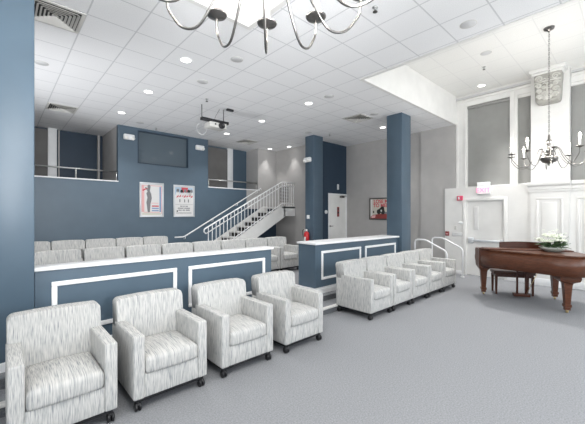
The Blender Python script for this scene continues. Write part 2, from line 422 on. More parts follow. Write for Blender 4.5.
c = MB(); c.box(XW-0.06, XW-0.02, 1.83, 3.6, 4.90, 4.96, 0.006); c.box(XW-0.06, XW-0.02, -1.0, 1.07, 4.90, 4.96, 0.006)
struct(c.build('trim_10', 'white'))
# tall windows: casing structure with a grey roller shade in each
for k, (y0, y1, lb) in enumerate(((2.29, 3.32, 'wide grey roller shade above the exit door'), (1.81, 2.12, 'narrow grey roller shade between white mullion and pilaster'), (-0.3, 1.09, 'grey roller shade on the tall window beyond the pilaster, behind the chandelier bulbs'))):
    sh = thing('roller_shade', lb, 'window shade', (XW+0.04, (y0+y1)/2, 2.46), group='grey roller shades on the tall windows')
    hw = (y1-y0)/2
    MB().box(0, 0.012, -hw+0.004, hw-0.004, 0.03, 2.26).build('shade_fabric', 'shade', sh)
    MB().box(-0.05, 0.03, -hw+0.001, hw-0.001, 2.22, 2.298, 0.01).build('cassette', 'white' if k else 'shade', sh)
    MB().box(-0.008, 0.02, -hw+0.004, hw-0.004, 0.005, 0.035, 0.004).build('hem_bar', 'grille', sh)
# pilaster with crown moulding and panels
c = MB(); c.box(9.58, LW, 1.09, 1.81, 0, 2.24); c.box(9.6, XW, 1.09, 1.81, 2.46, ZR)
struct(c.build('wall_pilaster', 'white'))
c = MB()
prof = [(0, 2.24), (0.03, 2.24), (0.035, 2.29), (0.06, 2.30), (0.07, 2.36), (0.13, 2.40), (0.14, 2.45), (0.14, 2.475), (0, 2.475)]
c.prism([(9.58 - a, z) for a, z in prof], 1.06, 1.86, 'y')
c.prism([(LW - a, z) for a, z in prof], -4.2, 1.06, 'y')
struct(c.build('trim_11', 'white'))
def panel_frame(c, x, y0, y1, z0, z1, w=0.045, d=0.02):
    c.box(x-d, x, y0, y1, z1-w, z1, 0.006); c.box(x-d, x, y0, y1, z0, z0+w, 0.006)
    c.box(x-d, x, y0, y0+w, z0+w, z1-w, 0.006); c.box(x-d, x, y1-w, y1, z0+w, z1-w, 0.006)
    c.box(x-0.012, x, y0+0.11, y1-0.11, z0+0.11, z1-0.11, 0.005)
c = MB(); panel_frame(c, 9.58, 1.20, 1.70, 0.30, 2.10); panel_frame(c, LW, 0.1, 0.97, 0.30, 2.10); panel_frame(c, LW, -1.0, -0.1, 0.30, 2.10)
struct(c.build('trim_12', 'white'))
c = MB(); c.box(LW-0.018, LW, 1.81, 2.33, 0, 0.17, 0.005); c.box(9.562, 9.58, 1.08, 1.82, 0, 0.17, 0.005); c.box(LW-0.018, LW, -4, 1.08, 0, 0.17, 0.005); c.box(LW-0.018, LW, 3.4, 3.6, 0, 0.1, 0.005)
struct(c.build('baseboard_east', 'trim'))
# exit door
d = struct(MB().box(9.775, 9.82, 2.40, 3.32, 0.01, 2.08).build('door_2', 'white'))
f = MB(); f.box(LW-0.022, LW, 3.32, 3.40, 0, 2.16, 0.005); f.box(LW-0.022, LW, 2.32, 2.40, 0, 2.16, 0.005); f.box(LW-0.022, LW, 2.40, 3.32, 2.08, 2.16, 0.005); f.build('door_frame', 'white', d)
f = MB(); f.box(9.755, 9.775, 3.02, 3.14, 1.28, 1.92, 0.004); f.mi = 1; f.box(9.752, 9.756, 3.045, 3.115, 1.31, 1.89); f.build('vision_light', ['white', 'paper'], d)
f = MB(); f.box(9.69, 9.775, 3.14, 3.27, 0.90, 1.06, 0.012); f.box(9.70, 9.75, 2.42, 3.15, 0.95, 1.01, 0.012); f.box(9.70, 9.775, 2.42, 2.50, 0.93, 1.03, 0.01); f.build('push_bar', 'silver', d)

# columns
for nm, x0, x1, y0, y1 in (('column', -0.23, 0.27, 4.10, 4.60), ('column', 7.55, 8.02, 4.10, 4.53), ('column', 7.56, 8.02, 7.20, 7.58)):
    struct(MB().box(x0, x1, y0, y1, PZ+0.0, ZC, 0.008).build(nm, 'blue'), 'slate blue square column')

# low walls with white caps and picture-frame mouldings
def low_wall(x0, x1, frames, thick):
    y0, y1 = 4.2, 4.2+thick
    r = struct(MB().box(x0, x1, y0, y1, PZ, 1.115).build('partition', 'blue'))
    MB().box(x0-0.03, x1+0.03, y0-0.035, y1+0.03, 1.115, 1.155, 0.008).build('cap', 'trim', r)
    for a, b in frames:
        f = MB(); w, d, z0, z1 = 0.05, 0.022, 0.43, 0.99
        f.box(a, b, y0-d, y0, z1-w, z1, 0.007); f.box(a, b, y0-d, y0, z0, z0+w, 0.007)
        f.box(a, a+w, y0-d, y0, z0+w, z1-w, 0.007); f.box(b-w, b, y0-d, y0, z0+w, z1-w, 0.007)
        f.build('moulding', 'trim', r)
    return r
low_wall(0.28, 3.38, ((0.415, 1.76), (1.92, 3.24)), 0.18)
low_wall(4.46, 7.54, ((4.62, 5.92), (6.08, 7.40)), 0.46)

# ------------------------------------------------------------------ armchairs
def make_chair():
    t = thing('armchair', '', 'armchair')
    hw, fr, bk, aw = 0.34, -0.37, 0.36, 0.095
    for s in (-1, 1):
        x0, x1 = (s*hw, s*(hw-aw)) if s < 0 else (s*(hw-aw), s*hw)
        a = MB(); a.box(x0, x1, fr, bk-0.12, 0.11, 0.655, 0.016, 3); a.build('armrest', 'fabric', t)
    # backrest: raked, rounded top corners, wide above the arms
    def section(xh, y_f, y_b): return xh
    b = MB(); bm = bmesh.new()
    pts = []
    n = 6; R = 0.05
    zt = 0.865
    outline = [(-hw+0.006, 0.60), (-hw+0.006, zt-R)]
    for k in range(1, n): a = PI - (PI/2)*k/n; outline.append((-hw+0.006+R + R*math.cos(a), zt-R + R*math.sin(a)))
    outline.append((-hw+0.006+R, zt))
    for k in range(1, 6): outline.append((-hw+0.006+R + (2*hw-0.012-2*R)*k/6, zt + 0.008*math.sin(PI*k/6)))
    outline.append((hw-0.006-R, zt))
    for k in range(1, n): a = PI/2 - (PI/2)*k/n; outline.append((hw-0.006-R + R*math.cos(a), zt-R + R*math.sin(a)))
    outline += [(hw-0.006, zt-R), (hw-0.006, 0.60)]
    rake = lambda z: 0.10*(z-0.45)
    rings = []
    for (yy, ins) in ((0.165, 0.028), (0.15, 0.006), (0.175, 0.0), (0.30, 0.0), (0.335, 0.008), (0.35, 0.03)):
        ring = []
        for x, z in outline:
            cx, cz = 0.0, 0.68
            dx = math.copysign(min(ins, abs(x)), -x) if abs(x) > 0.2 else 0
            zz = z - (ins if z > 0.75 else -ins*0.5)
            ring.append(bm.verts.new((x+dx, yy + rake(zz), zz)))
        rings.append(ring)
    rings = rings[1:]
    first = rings[0]
    cn = len(outline)
    for r0, r1 in zip(rings[:-1], rings[1:]):
        for i in range(cn):
            f = bm.faces.new((r0[i], r0[(i+1) % cn], r1[(i+1) % cn], r1[i])); f.smooth = True
    bm.faces.new(rings[0][::-1]); bm.faces.new(rings[-1])
    bmesh.ops.delete(bm, geom=[v for v in bm.verts if not v.link_faces], context='VERTS')
    bmesh.ops.recalc_face_normals(bm, faces=bm.faces[:])
    b._take(bm)
    b.prism([(0.136, 0.30), (0.1715, 0.655), (0.34, 0.655), (0.34, 0.30)], -hw+aw-0.002, hw-aw+0.002, 'x')
    b.box(-hw+0.006, hw-0.006, 0.235, 0.352, 0.112, 0.615, 0.012)
    b.build('backrest', 'fabric', t)
    # seat cushion, crowned
    bm = bmesh.new(); bmesh.ops.create_cube(bm, size=1.0)
    x0, x1, y0, y1, z0, z1 = -hw+aw+0.002, hw-aw-0.002, fr-0.012, 0.16, 0.310, 0.452
    for v in bm.verts: v.co = Vector(((x0+x1)/2+v.co.x*(x1-x0), (y0+y1)/2+v.co.y*(y1-y0), (z0+z1)/2+v.co.z*(z1-z0)))
    bmesh.ops.bevel(bm, geom=bm.edges[:], offset=0.035, segments=3, profile=0.5, affect='EDGES')
    bmesh.ops.subdivide_edges(bm, edges=[e for e in bm.edges if e.calc_length() > 0.1], cuts=6, use_grid_fill=True)
    for v in bm.verts:
        u = (v.co.x-(x0+x1)/2)/((x1-x0)/2); w = (v.co.y-(y0+y1)/2)/((y1-y0)/2)
        if v.co.z > (z0+z1)/2: v.co.z += 0.038*max(0, 1-u*u)**0.7*max(0, 1-0.9*w*w)
        if w < -0.9: v.co.y -= 0.012*max(0, 1-u*u)
    for f in bm.faces: f.smooth = True
    MB()._take(bm).build('seat_cushion', 'fabric', t)
    MB().box(-hw+aw-0.002, hw-aw+0.002, fr+0.008, 0.2, 0.112, 0.314, 0.008).build('front_panel', 'fabric', t)
    MB().box(-hw+0.03, hw-0.03, fr+0.03, bk-0.02, 0.078, 0.114).build('base_rail', 'black', t)
    for sx in (-1, 1):
        for y in (fr+0.045, bk-0.05):
            x = sx*(hw-0.045)
            cs = MB().lathe([(0.013, 0.06), (0.013, 0.08)], 8, Matrix.Translation((x, y, 0))).box(x-0.022, x+0.022, y-0.024, y+0.024, 0.05, 0.074, 0.004).build('caster', 'black', t)
            wb = MB()
            for q in (-0.016, 0.016):
                wb.lathe([(0.0, -0.011), (0.030, -0.011), (0.037, -0.006), (0.037, 0.006), (0.030, 0.011), (0.0, 0.011)], 14, Matrix.Translation((x+q, y, 0.037)) @ Matrix.Rotation(PI/2, 4, 'Y'))
            wb.build('caster_wheel', 'black', cs)
    return t
ORD = ['first', 'second', 'third', 'fourth', 'fifth', 'sixth', 'seventh', 'eighth']
proto = make_chair(); used = [False]
def chair(x, y, z, label, group, rz=0.0):
    o = copy_tree(proto) if used[0] else proto
    used[0] = True
    o.location = (x, y, z); o.rotation_euler = (0, 0, rz); o['label'] = label; o['group'] = group
for k, x in enumerate((0.385, 1.185, 2.03, 2.90)):
    where = ('first beside the big blue column', 'second from the big blue column', 'third from the big blue column', 'last before the carpeted steps')[k]
    chair(x, 3.27, 0, 'streaked armchair before the longer low wall, ' + where, 'armchairs before the longer low wall')
for k in range(5):
    lab = 'streaked armchair before the shorter low wall, ' + ('beside the steps, its whole side in view' if k == 0 else 'beside the white handrails' if k == 4 else ORD[k] + ' counted from the steps')
    chair(4.71+0.70*k, 3.27, 0, lab, 'armchairs in a tight row before the shorter low wall')
for k in range(8):
    lab = 'armchair back rising over the long low wall cap, ' + (ORD[k] + ' counted from the big column') if k < 7 else 'platform armchair at the row end, seen whole in the gap between low walls'
    chair(0.77+0.70*k + (0.01 if k else 0), 6.60, PZ, lab, 'armchairs on the platform just behind the long low wall')
for k in range(5):
    lab = 'armchair in the rear platform row below the posters, ' + (ORD[k] + ' counted from the big column' if k < 4 else 'last, nearest the staircase foot')
    chair(0.57+0.685*k, 9.12, PZ, lab, 'armchairs in the rear row along the blue wall')

# ------------------------------------------------------------------ staircase
def staircase():
    t = thing('staircase', 'white staircase with landing and barred railings climbing the blue wall', 'staircase', (0, 0, 0))
    x0, rise, run, n = 4.92, 0.1785, 0.32, 10
    yn, yf = 9.04, 10.17
    zl = PZ + rise*n            # landing 1.99
    xl = x0 + run*(n-1)
    sl = rise/run
    for y in (yn, yf-0.05):
        st = MB()
        st.prism([(x0-0.06, PZ), (x0+0.50, PZ), (xl+0.16, zl-0.36), (xl+0.16, zl+0.03), (xl-0.05, zl+0.03), (x0-0.06, PZ+0.16)], y, y+0.05, 'y')
        st.build('stringer', 'white', t)
    for k in range(n-1):
        s = MB(); x = x0 + run*k; z = PZ + rise*(k+1)
        s.box(x-0.03, x+run, yn+0.05, yf-0.05, z-0.045, z, 0.006); s.build('tread', 'nosing', t)
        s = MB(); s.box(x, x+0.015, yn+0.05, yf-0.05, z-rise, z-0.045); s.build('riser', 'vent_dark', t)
    l = MB(); l.box(xl, 8.46, yn, yf, zl-0.05, zl); l.box(xl+0.1, 8.46, yn, yn+0.06, zl-0.35, zl+0.03); l.build('landing', 'white', t)
    # barred guard on the near side
    g = MB(); h0 = 0.0
    xa, xb = x0-0.22, xl-0.08
    za, zb = 1.27, 2.87
    zr = lambda x: za + (zb-za)*(x-xa)/(xb-xa)
    yy = yn+0.025
    g.tube([(xa+0.02, yy, za-0.16), (xa-0.05, yy, za-0.10), (xa-0.03, yy, za-0.02)] + [(xa+0.03, yy, zr(xa+0.03)), (xb, yy, zb), (xb+0.1, yy, zl+0.92), (8.44, yy, zl+0.92)], 0.022)
    g.tube([(xa+0.02, yy, za-0.16), (xb, yy, zb-0.16), (xb+0.1, yy, zl+0.78), (8.44, yy, zl+0.78)], 0.018)
    g.tube([(x0+0.02, yy, PZ+0.26), (xl+0.02, yy, zl+0.13), (8.44, yy, zl+0.10)], 0.016)
    gr = g.build('guardrail', 'trim', t)
    x = xa+0.10
    while x < xb:
        zbase = max(PZ, PZ+0.16 + (x-x0)*sl + 0.0)
        MB().tube([(x, yy, zbase), (x, yy, zr(x)-0.0)], 0.012, 6).build('baluster', 'trim', gr)
        x += 0.135
    x = xb+0.1
    while x < 8.46:
        MB().tube([(x, yy, zl+0.02), (x, yy, zl+0.92)], 0.012, 6).build('baluster', 'trim', gr)
        x += 0.115
    # rail on the wall side
    yy = yf-0.12
    r = MB(); r.tube([(4.15, yy, 0.97), (4.42, yy, 0.97), (4.50, yy, 1.0), (7.56, yy, 2.72), (7.60, yy, 2.66)], 0.022)
    for x in (4.50, 5.5, 6.5, 7.4):
        z = 1.0 + (x-4.5)*1.72/3.06
        r.tube([(x, yy, z-0.02), (x, yy, z-0.09), (x, yf+0.02, z-0.10)], 0.011, 6)
    r.build('handrail', 'trim', t)
    return t
staircase()
# dark grille door beyond the landing rail
gd = thing('vent_grille', 'grey louvred grille on the wall behind the landing railing', 'grille', (8.47, 9.66, 2.22))
MB().box(-0.02, -0.001, -0.26, 0.26, 0, 0.56).build('backing', 'shade_dark', gd)
m = MB()
for k in range(9): m.box(-0.035, -0.02, -0.24, 0.24, 0.03+0.058*k, 0.05+0.058*k)
m.build('louvre', 'grille', gd)

# guard rails across the upper openings
def upper_rail(label, x0, x1, posts, yy=YB+0.05):
    t = thing('opening_rail', label, 'railing', (0, 0, 0), group='low rails across the upper openings')
    MB().tube([(x0, yy, 2.935), (x1, yy, 2.935)], 0.020).build('rail', 'chrome', t)
    for p in posts: MB().tube([(p, yy, 2.672), (p, yy, 2.93)], 0.018, 8).build('post', 'chrome', t)
upper_rail('brushed metal rail across the upper opening beside the big blue column', 0.31, 2.55, (0.35, 1.54, 2.52))
upper_rail('brushed metal rail across the upper opening over the staircase', 5.40, 7.53, (5.44, 7.50))

# white bent handrails on the far steps
def bent_rail(x, label):
    t = thing('step_handrail', label, 'handrail', (x, 0, 0), group='bent white handrails on the far steps')
    p = [(0, 3.27, 0.0), (0, 3.27, 0.70), (0, 3.29, 0.76), (0, 3.33, 0.80), (0, 3.78, 1.02), (0, 3.84, 1.035), (0, 4.02, 1.035), (0, 4.08, 1.01), (0, 4.10, 0.95), (0, 4.10, 0.29)]
    MB().tube(p, 0.021, 10).build('rail', 'trim', t)
    MB().lathe([(0.05, 0), (0.05, 0.008), (0.024, 0.014)], 16, Matrix.Translation((0, 3.27, 0))).build('base_flange', 'trim', t)
    MB().lathe([(0.05, 0), (0.05, 0.008), (0.024, 0.014)], 16, Matrix.Translation((0, 4.10, 0.29))).build('base_flange', 'trim', t)
bent_rail(9.30, 'bent white handrail standing beside the white wall end')
bent_rail(8.25, 'bent white handrail just behind the last armchair of the tight row')

# ------------------------------------------------------------------ ceiling fittings
def downlight(label, x, y, zc, watts, spot=118, lens='lens', tilt=None):
    t = thing('downlight', label, 'downlight', (x, y, zc), group='round lit ceiling downlights')
    MB().lathe([(0.105, 0.0), (0.105, -0.005), (0.085, -0.010), (0.08, -0.002), (0.08, 0.0)], 24).build('trim_ring', 'trim', t)
    MB().lathe([(0.0, -0.004), (0.08, -0.004), (0.08, -0.001), (0.0, -0.001)], 24).build('lens', lens, t)
    d = bpy.data.lights.new('downlight_lamp', 'SPOT'); d.energy = watts; d.color = (1.0, 0.985, 0.965)
    d.spot_size = math.radians(spot); d.spot_blend = 0.7; d.shadow_soft_size = 0.09
    o = bpy.data.objects.new('downlight_lamp', d); COL.objects.link(o); o.parent = t; o.location = (0, 0, -0.03)
    if tilt: d.spot_blend = 0.35; d.shadow_soft_size = 0.06; o.rotation_euler = (Vector(tilt)-Vector((x, y, zc))).to_track_quat('-Z', 'Y').to_euler()
for x, y, lb in ((2.33, 5.18, 'large lit round downlight over the long low wall, nearest the hanging arms'), (2.34, 7.05, 'lit round downlight over the platform, middle of the column-side line'),
                 (2.32, 8.95, 'lit round downlight close to the blue wall left of the booth window'), (5.35, 5.25, 'lit round downlight over the gap between the low walls'),
                 (5.40, 7.12, 'lit round downlight just beyond the projector, over the platform row'), (5.41, 9.0, 'small lit round downlight just under the projector in view, near the stairs')):
    downlight(lb, x, y, ZC, DOWN_W*(1.7 if y > 6 else 1.0))
downlight('lit downlight washing the grey corner above the stair landing', 7.92, 9.93, ZC, DOWN_W*0.55, 75)
downlight('lit downlight washing the grey wall at the side of the stair landing', 8.2, 9.1, ZC, DOWN_W*0.55, 75)
downlight('lit downlight over the tight armchair row behind the square column', 8.45, 5.2, ZC, DOWN_W*0.8)
downlight('lit round downlight in the raised ceiling above the exit door', 9.35, 2.82, ZR, RAISED_W*5.0, 72, tilt=(7.7, 1.5, 0))
downlight('lit round downlight in the raised ceiling beyond the carved capital', 8.6, -0.9, ZR, RAISED_W*0.4)
downlight('lit round downlight in the raised ceiling over the empty carpet', 6.0, -0.6, ZR, RAISED_W*0.5)
for x, y in ((3.8, 0.6), (3.8, -1.8), (0.8, -3.0), (5.4, -3.2)):
    downlight('lit round downlight in the ceiling behind the camera', x, y, ZC, DOWN_W)

def ceiling_disc(x, y, zc, label):
    t = thing('ceiling_speaker', label, 'ceiling speaker', (x, y, zc), group='flush round ceiling speakers')
    MB().lathe([(0.106, 0.0), (0.106, -0.002), (0.10, -0.004), (0.092, -0.003)], 28).build('bezel', 'vent', t)
    MB().lathe([(0.0, -0.007), (0.088, -0.007), (0.096, -0.002)], 28).build('grille', 'grille', t)
for x, y, z, lb in ((0.55, 6.96, ZC, 'flush grey round ceiling speaker below the big louvred vent, beside the blue column'), (2.95, 4.58, ZC, 'flush grey round ceiling speaker under the hanging chandelier discs'),
                 (2.95, 5.80, ZC, 'flush grey round ceiling speaker between two sprinklers and the large lit downlight'), (5.37, 4.64, ZC, 'flush grey round ceiling speaker beside the downlight over the gap'),
                 (7.17, 4.66, ZC, 'flush grey round ceiling speaker right above the square blue column'), (7.24, 7.12, ZC, 'flush grey round ceiling speaker over the column with the extinguisher'),
                 (2.97, 9.6, ZC, 'flush grey round ceiling speaker above the booth window'), (4.73, 1.59, ZC, 'flush white round ceiling speaker beside the raised ceiling edge'),
                 (7.54, 2.19, ZR, 'flush white round speaker in the raised ceiling')):
    ceiling_disc(x, y, z, lb)

def sprinkler(x, y, zc, label):
    t = thing('sprinkler', label, 'sprinkler', (x, y, zc), group='ceiling sprinkler heads')
    MB().lathe([(0.035, 0), (0.035, -0.008), (0.014, -0.012), (0.012, -0.045), (0.02, -0.05)], 14).build('body', 'chrome', t)
    MB().lathe([(0.0, -0.062), (0.03, -0.062), (0.03, -0.058), (0.0, -0.054)], 12).build('deflector', 'pewter', t)
for x, y, z, lb in ((3.48, 2.25, ZC, 'sprinkler head near the hanging chandelier arms'), (7.88, 6.79, ZC, 'sprinkler head above the column with the extinguisher'), (3.46, 6.6, ZC, 'sprinkler head just before the projector mount'),
                    (3.5, 9.85, ZC, 'sprinkler head above the booth window'), (8.22, 2.43, ZR, 'sprinkler head in the raised ceiling')):
    sprinkler(x, y, z, lb)

def square_vent(x, y, label):
    t = thing('ceiling_vent', label, 'ceiling vent', (x, y, ZC), group='square louvred ceiling vents')
    MB().box(-0.28, 0.28, -0.28, 0.28, -0.004, -0.001).build('throat', 'vent_dark', t)
    f = MB()
    f.box(-0.298, 0.298, 0.255, 0.298, -0.014, -0.0015, 0.003); f.box(-0.298, 0.298, -0.298, -0.255, -0.014, -0.0015, 0.003)
    f.box(-0.298, -0.255, -0.255, 0.255, -0.014, -0.0015, 0.003); f.box(0.255, 0.298, -0.255, 0.255, -0.014, -0.0015, 0.003)
    f.build('frame', 'vent', t)
    f = MB()
    for k in range(6):
        a = 0.24 - 0.04*k; b = a - 0.022
        z0, z1 = -0.004, -0.030
        for s in ((1, 0), (-1, 0), (0, 1), (0, -1)):
            if s[0]: P = [(s[0]*a, -a, z1), (s[0]*a, a, z1), (s[0]*b, b, z0), (s[0]*b, -b, z0)]
            else: P = [(-a, s[1]*a, z1), (a, s[1]*a, z1), (b, s[1]*b, z0), (-b, s[1]*b, z0)]
            f.quad(P); f.quad([(p[0]*0.985, p[1]*0.985, p[2]+0.001) for p in P][::-1])
    f.build('louvre', 'vent', t)
square_vent(0.55, 5.16, 'large square louvred ceiling vent beside the blue column')
square_vent(1.15, 9.56, 'square louvred ceiling vent at the blue wall over the railed opening')
square_vent(6.55, 9.5, 'square louvred ceiling vent over the stair opening')
square_vent(7.15, 5.16, 'square louvred ceiling vent beside the square column')

# projector on its ceiling frame
pj = thing('projector', 'white projector hung from a black bar under the ceiling', 'projector', (3.88, 7.0, 0))
MB().box(-0.36, 0.36, -0.05, 0.05, 3.935, 4.0, 0.004).build('mount_bar', 'black', pj)
for x in (-0.34, 0.24):
    MB().tube([(x, 0, 4.0), (x, 0, ZC)], 0.009, 8).build('drop_rod', 'black', pj)
b = MB(); b.box(-0.20, 0.25, -0.14, 0.16, 3.785, 3.91, 0.02, 3); b.box(-0.10, 0.10, -0.03, 0.03, 3.905, 3.94); body = b.build('body', 'vent', pj)
MB().lathe([(0.075, 0.0), (0.075, 0.05), (0.06, 0.06), (0.05, 0.045), (0, 0.045)], 24, Matrix.Translation((0.10, -0.135, 3.845)) @ Matrix.Rotation(PI/2, 4, 'X')).build('lens', 'black', pj)
MB().lathe([(0.02, 0.0), (0.02, 0.012), (0, 0.012)], 12, Matrix.Translation((-0.06, -0.135, 3.86)) @ Matrix.Rotation(PI/2, 4, 'X')).build('sensor', 'black', pj)
pts = [(-0.25, 0.16, 3.86)] + [(-0.27+0.13*math.cos(a)+0.02, 0.2, 3.77+0.13*math.sin(a)) for a in [PI*0.5+2*PI*k/14 for k in range(15)]] + [(-0.1, 0.2, 3.80)]
MB().tube(pts, 0.005, 5).build('cable', 'grille', pj)
MB().tube([(0.0, 0.03, 3.99), (0.05, 0.04, 4.12), (0.16, 0.05, ZC)], 0.005, 5).build('cable', 'pewter', pj)
o = MB().box(-0.09, 0.09, -0.035, 0.035, -0.05, -0.001, 0.006).build('sensor_box', 'black', None, (4.22, 6.86, ZC)); tag(o, 'small black box on the ceiling beside the projector rod', 'sensor')

# ------------------------------------------------------------------ chandeliers
def chandelier(label, x, y, R, n, a0, zd, zbot, ztop, watts):
    t = thing('chandelier', label, 'chandelier', (x, y, 0), group='candle-arm chandeliers')
    zb = zbot
    MB().lathe([(0.0, zb), (0.014, zb+0.008), (0.016, zb+0.025), (0.008, zb+0.035), (0.03, zb+0.04), (0.10, zb+0.065), (0.135, zb+0.12), (0.13, zb+0.17), (0.06, zb+0.205), (0.03, zb+0.22),
                (0.04, zb+0.25), (0.055, zb+0.28), (0.03, zb+0.31), (0.022, zb+0.36), (0.04, zb+0.40), (0.045, zb+0.45), (0.02, zb+0.49), (0.014, zb+0.56), (0.0, zb+0.58)], 24).build('body', 'pewter', t)
    ch = MB(); z = zb+0.575; k = 0
    while z < ztop-0.06:
        ring = [(0.011*math.cos(a), 0, z+0.026+0.026*math.sin(a)) for a in [2*PI*i/10 for i in range(10)]]
        ch.tube(ring, 0.0035, 5, closed=True, M=Matrix.Rotation(PI/2*(k % 2), 4, 'Z')); z += 0.041; k += 1
    ch.build('chain', 'pewter', t)
    MB().lathe([(0.012, ztop-0.07), (0.03, ztop-0.05), (0.075, ztop-0.03), (0.085, ztop-0.001)], 24).build('canopy', 'pewter', t)
    for i in range(n):
        a = a0 + 2*PI*i/n; M = Matrix.Rotation(a, 4, 'Z'); s = R/0.57
        arm = [(0.05, zb+0.19), (0.10*s, zb+0.30), (0.15*s, zb+0.30), (0.20*s, zd-0.05), (0.27*s, zd-0.16), (0.36*s, zd-0.245), (0.46*s, zd-0.225), (0.53*s, zd-0.15), (0.565*s, zd-0.09), (R, zd)]
        am = MB().tube([(r, 0, z) for r, z in [(v.x, v.y) for v in spline([(r, z, 0) for r, z in arm], 5)]], 0.0065, 7, M=M).build('arm', 'pewter', t)
        T = M @ Matrix.Translation((R, 0, zd))
        MB().lathe([(0.010, -0.02), (0.02, -0.012), (0.055, 0.0), (0.060, 0.008), (0.05, 0.006), (0.02, 0.0), (0.018, 0.02), (0.0, 0.02)], 20, T).build('drip_pan', 'pewter', am)
        MB().lathe([(0.015, 0.01), (0.015, 0.135), (0.0, 0.135)], 14, T).build('candle', 'candle', am)
        MB().lathe([(0.009, 0.135), (0.013, 0.15), (0.017, 0.175), (0.012, 0.205), (0.005, 0.228), (0.0, 0.235)], 12, T).build('bulb', 'bulb', am)
        d = bpy.data.lights.new('candle_light', 'POINT'); d.energy = watts; d.color = (1.0, 0.965, 0.92); d.shadow_soft_size = 0.025
        o = bpy.data.objects.new('candle_light', d); COL.objects.link(o); o.parent = t; o.location = T @ Vector((0, 0, 0.29))
chandelier('dark metal candle chandelier hanging over the piano', 7.37, 1.12, 0.59, 10, math.radians(-57.6), 2.815, 2.585, ZR, BULB_W)
chandelier('candle chandelier whose curled arms dip in at the top edge', 0.82, 1.08, 0.57, 12, math.radians(49.8), 2.838, 2.64, ZR, BULB_W*1.4)

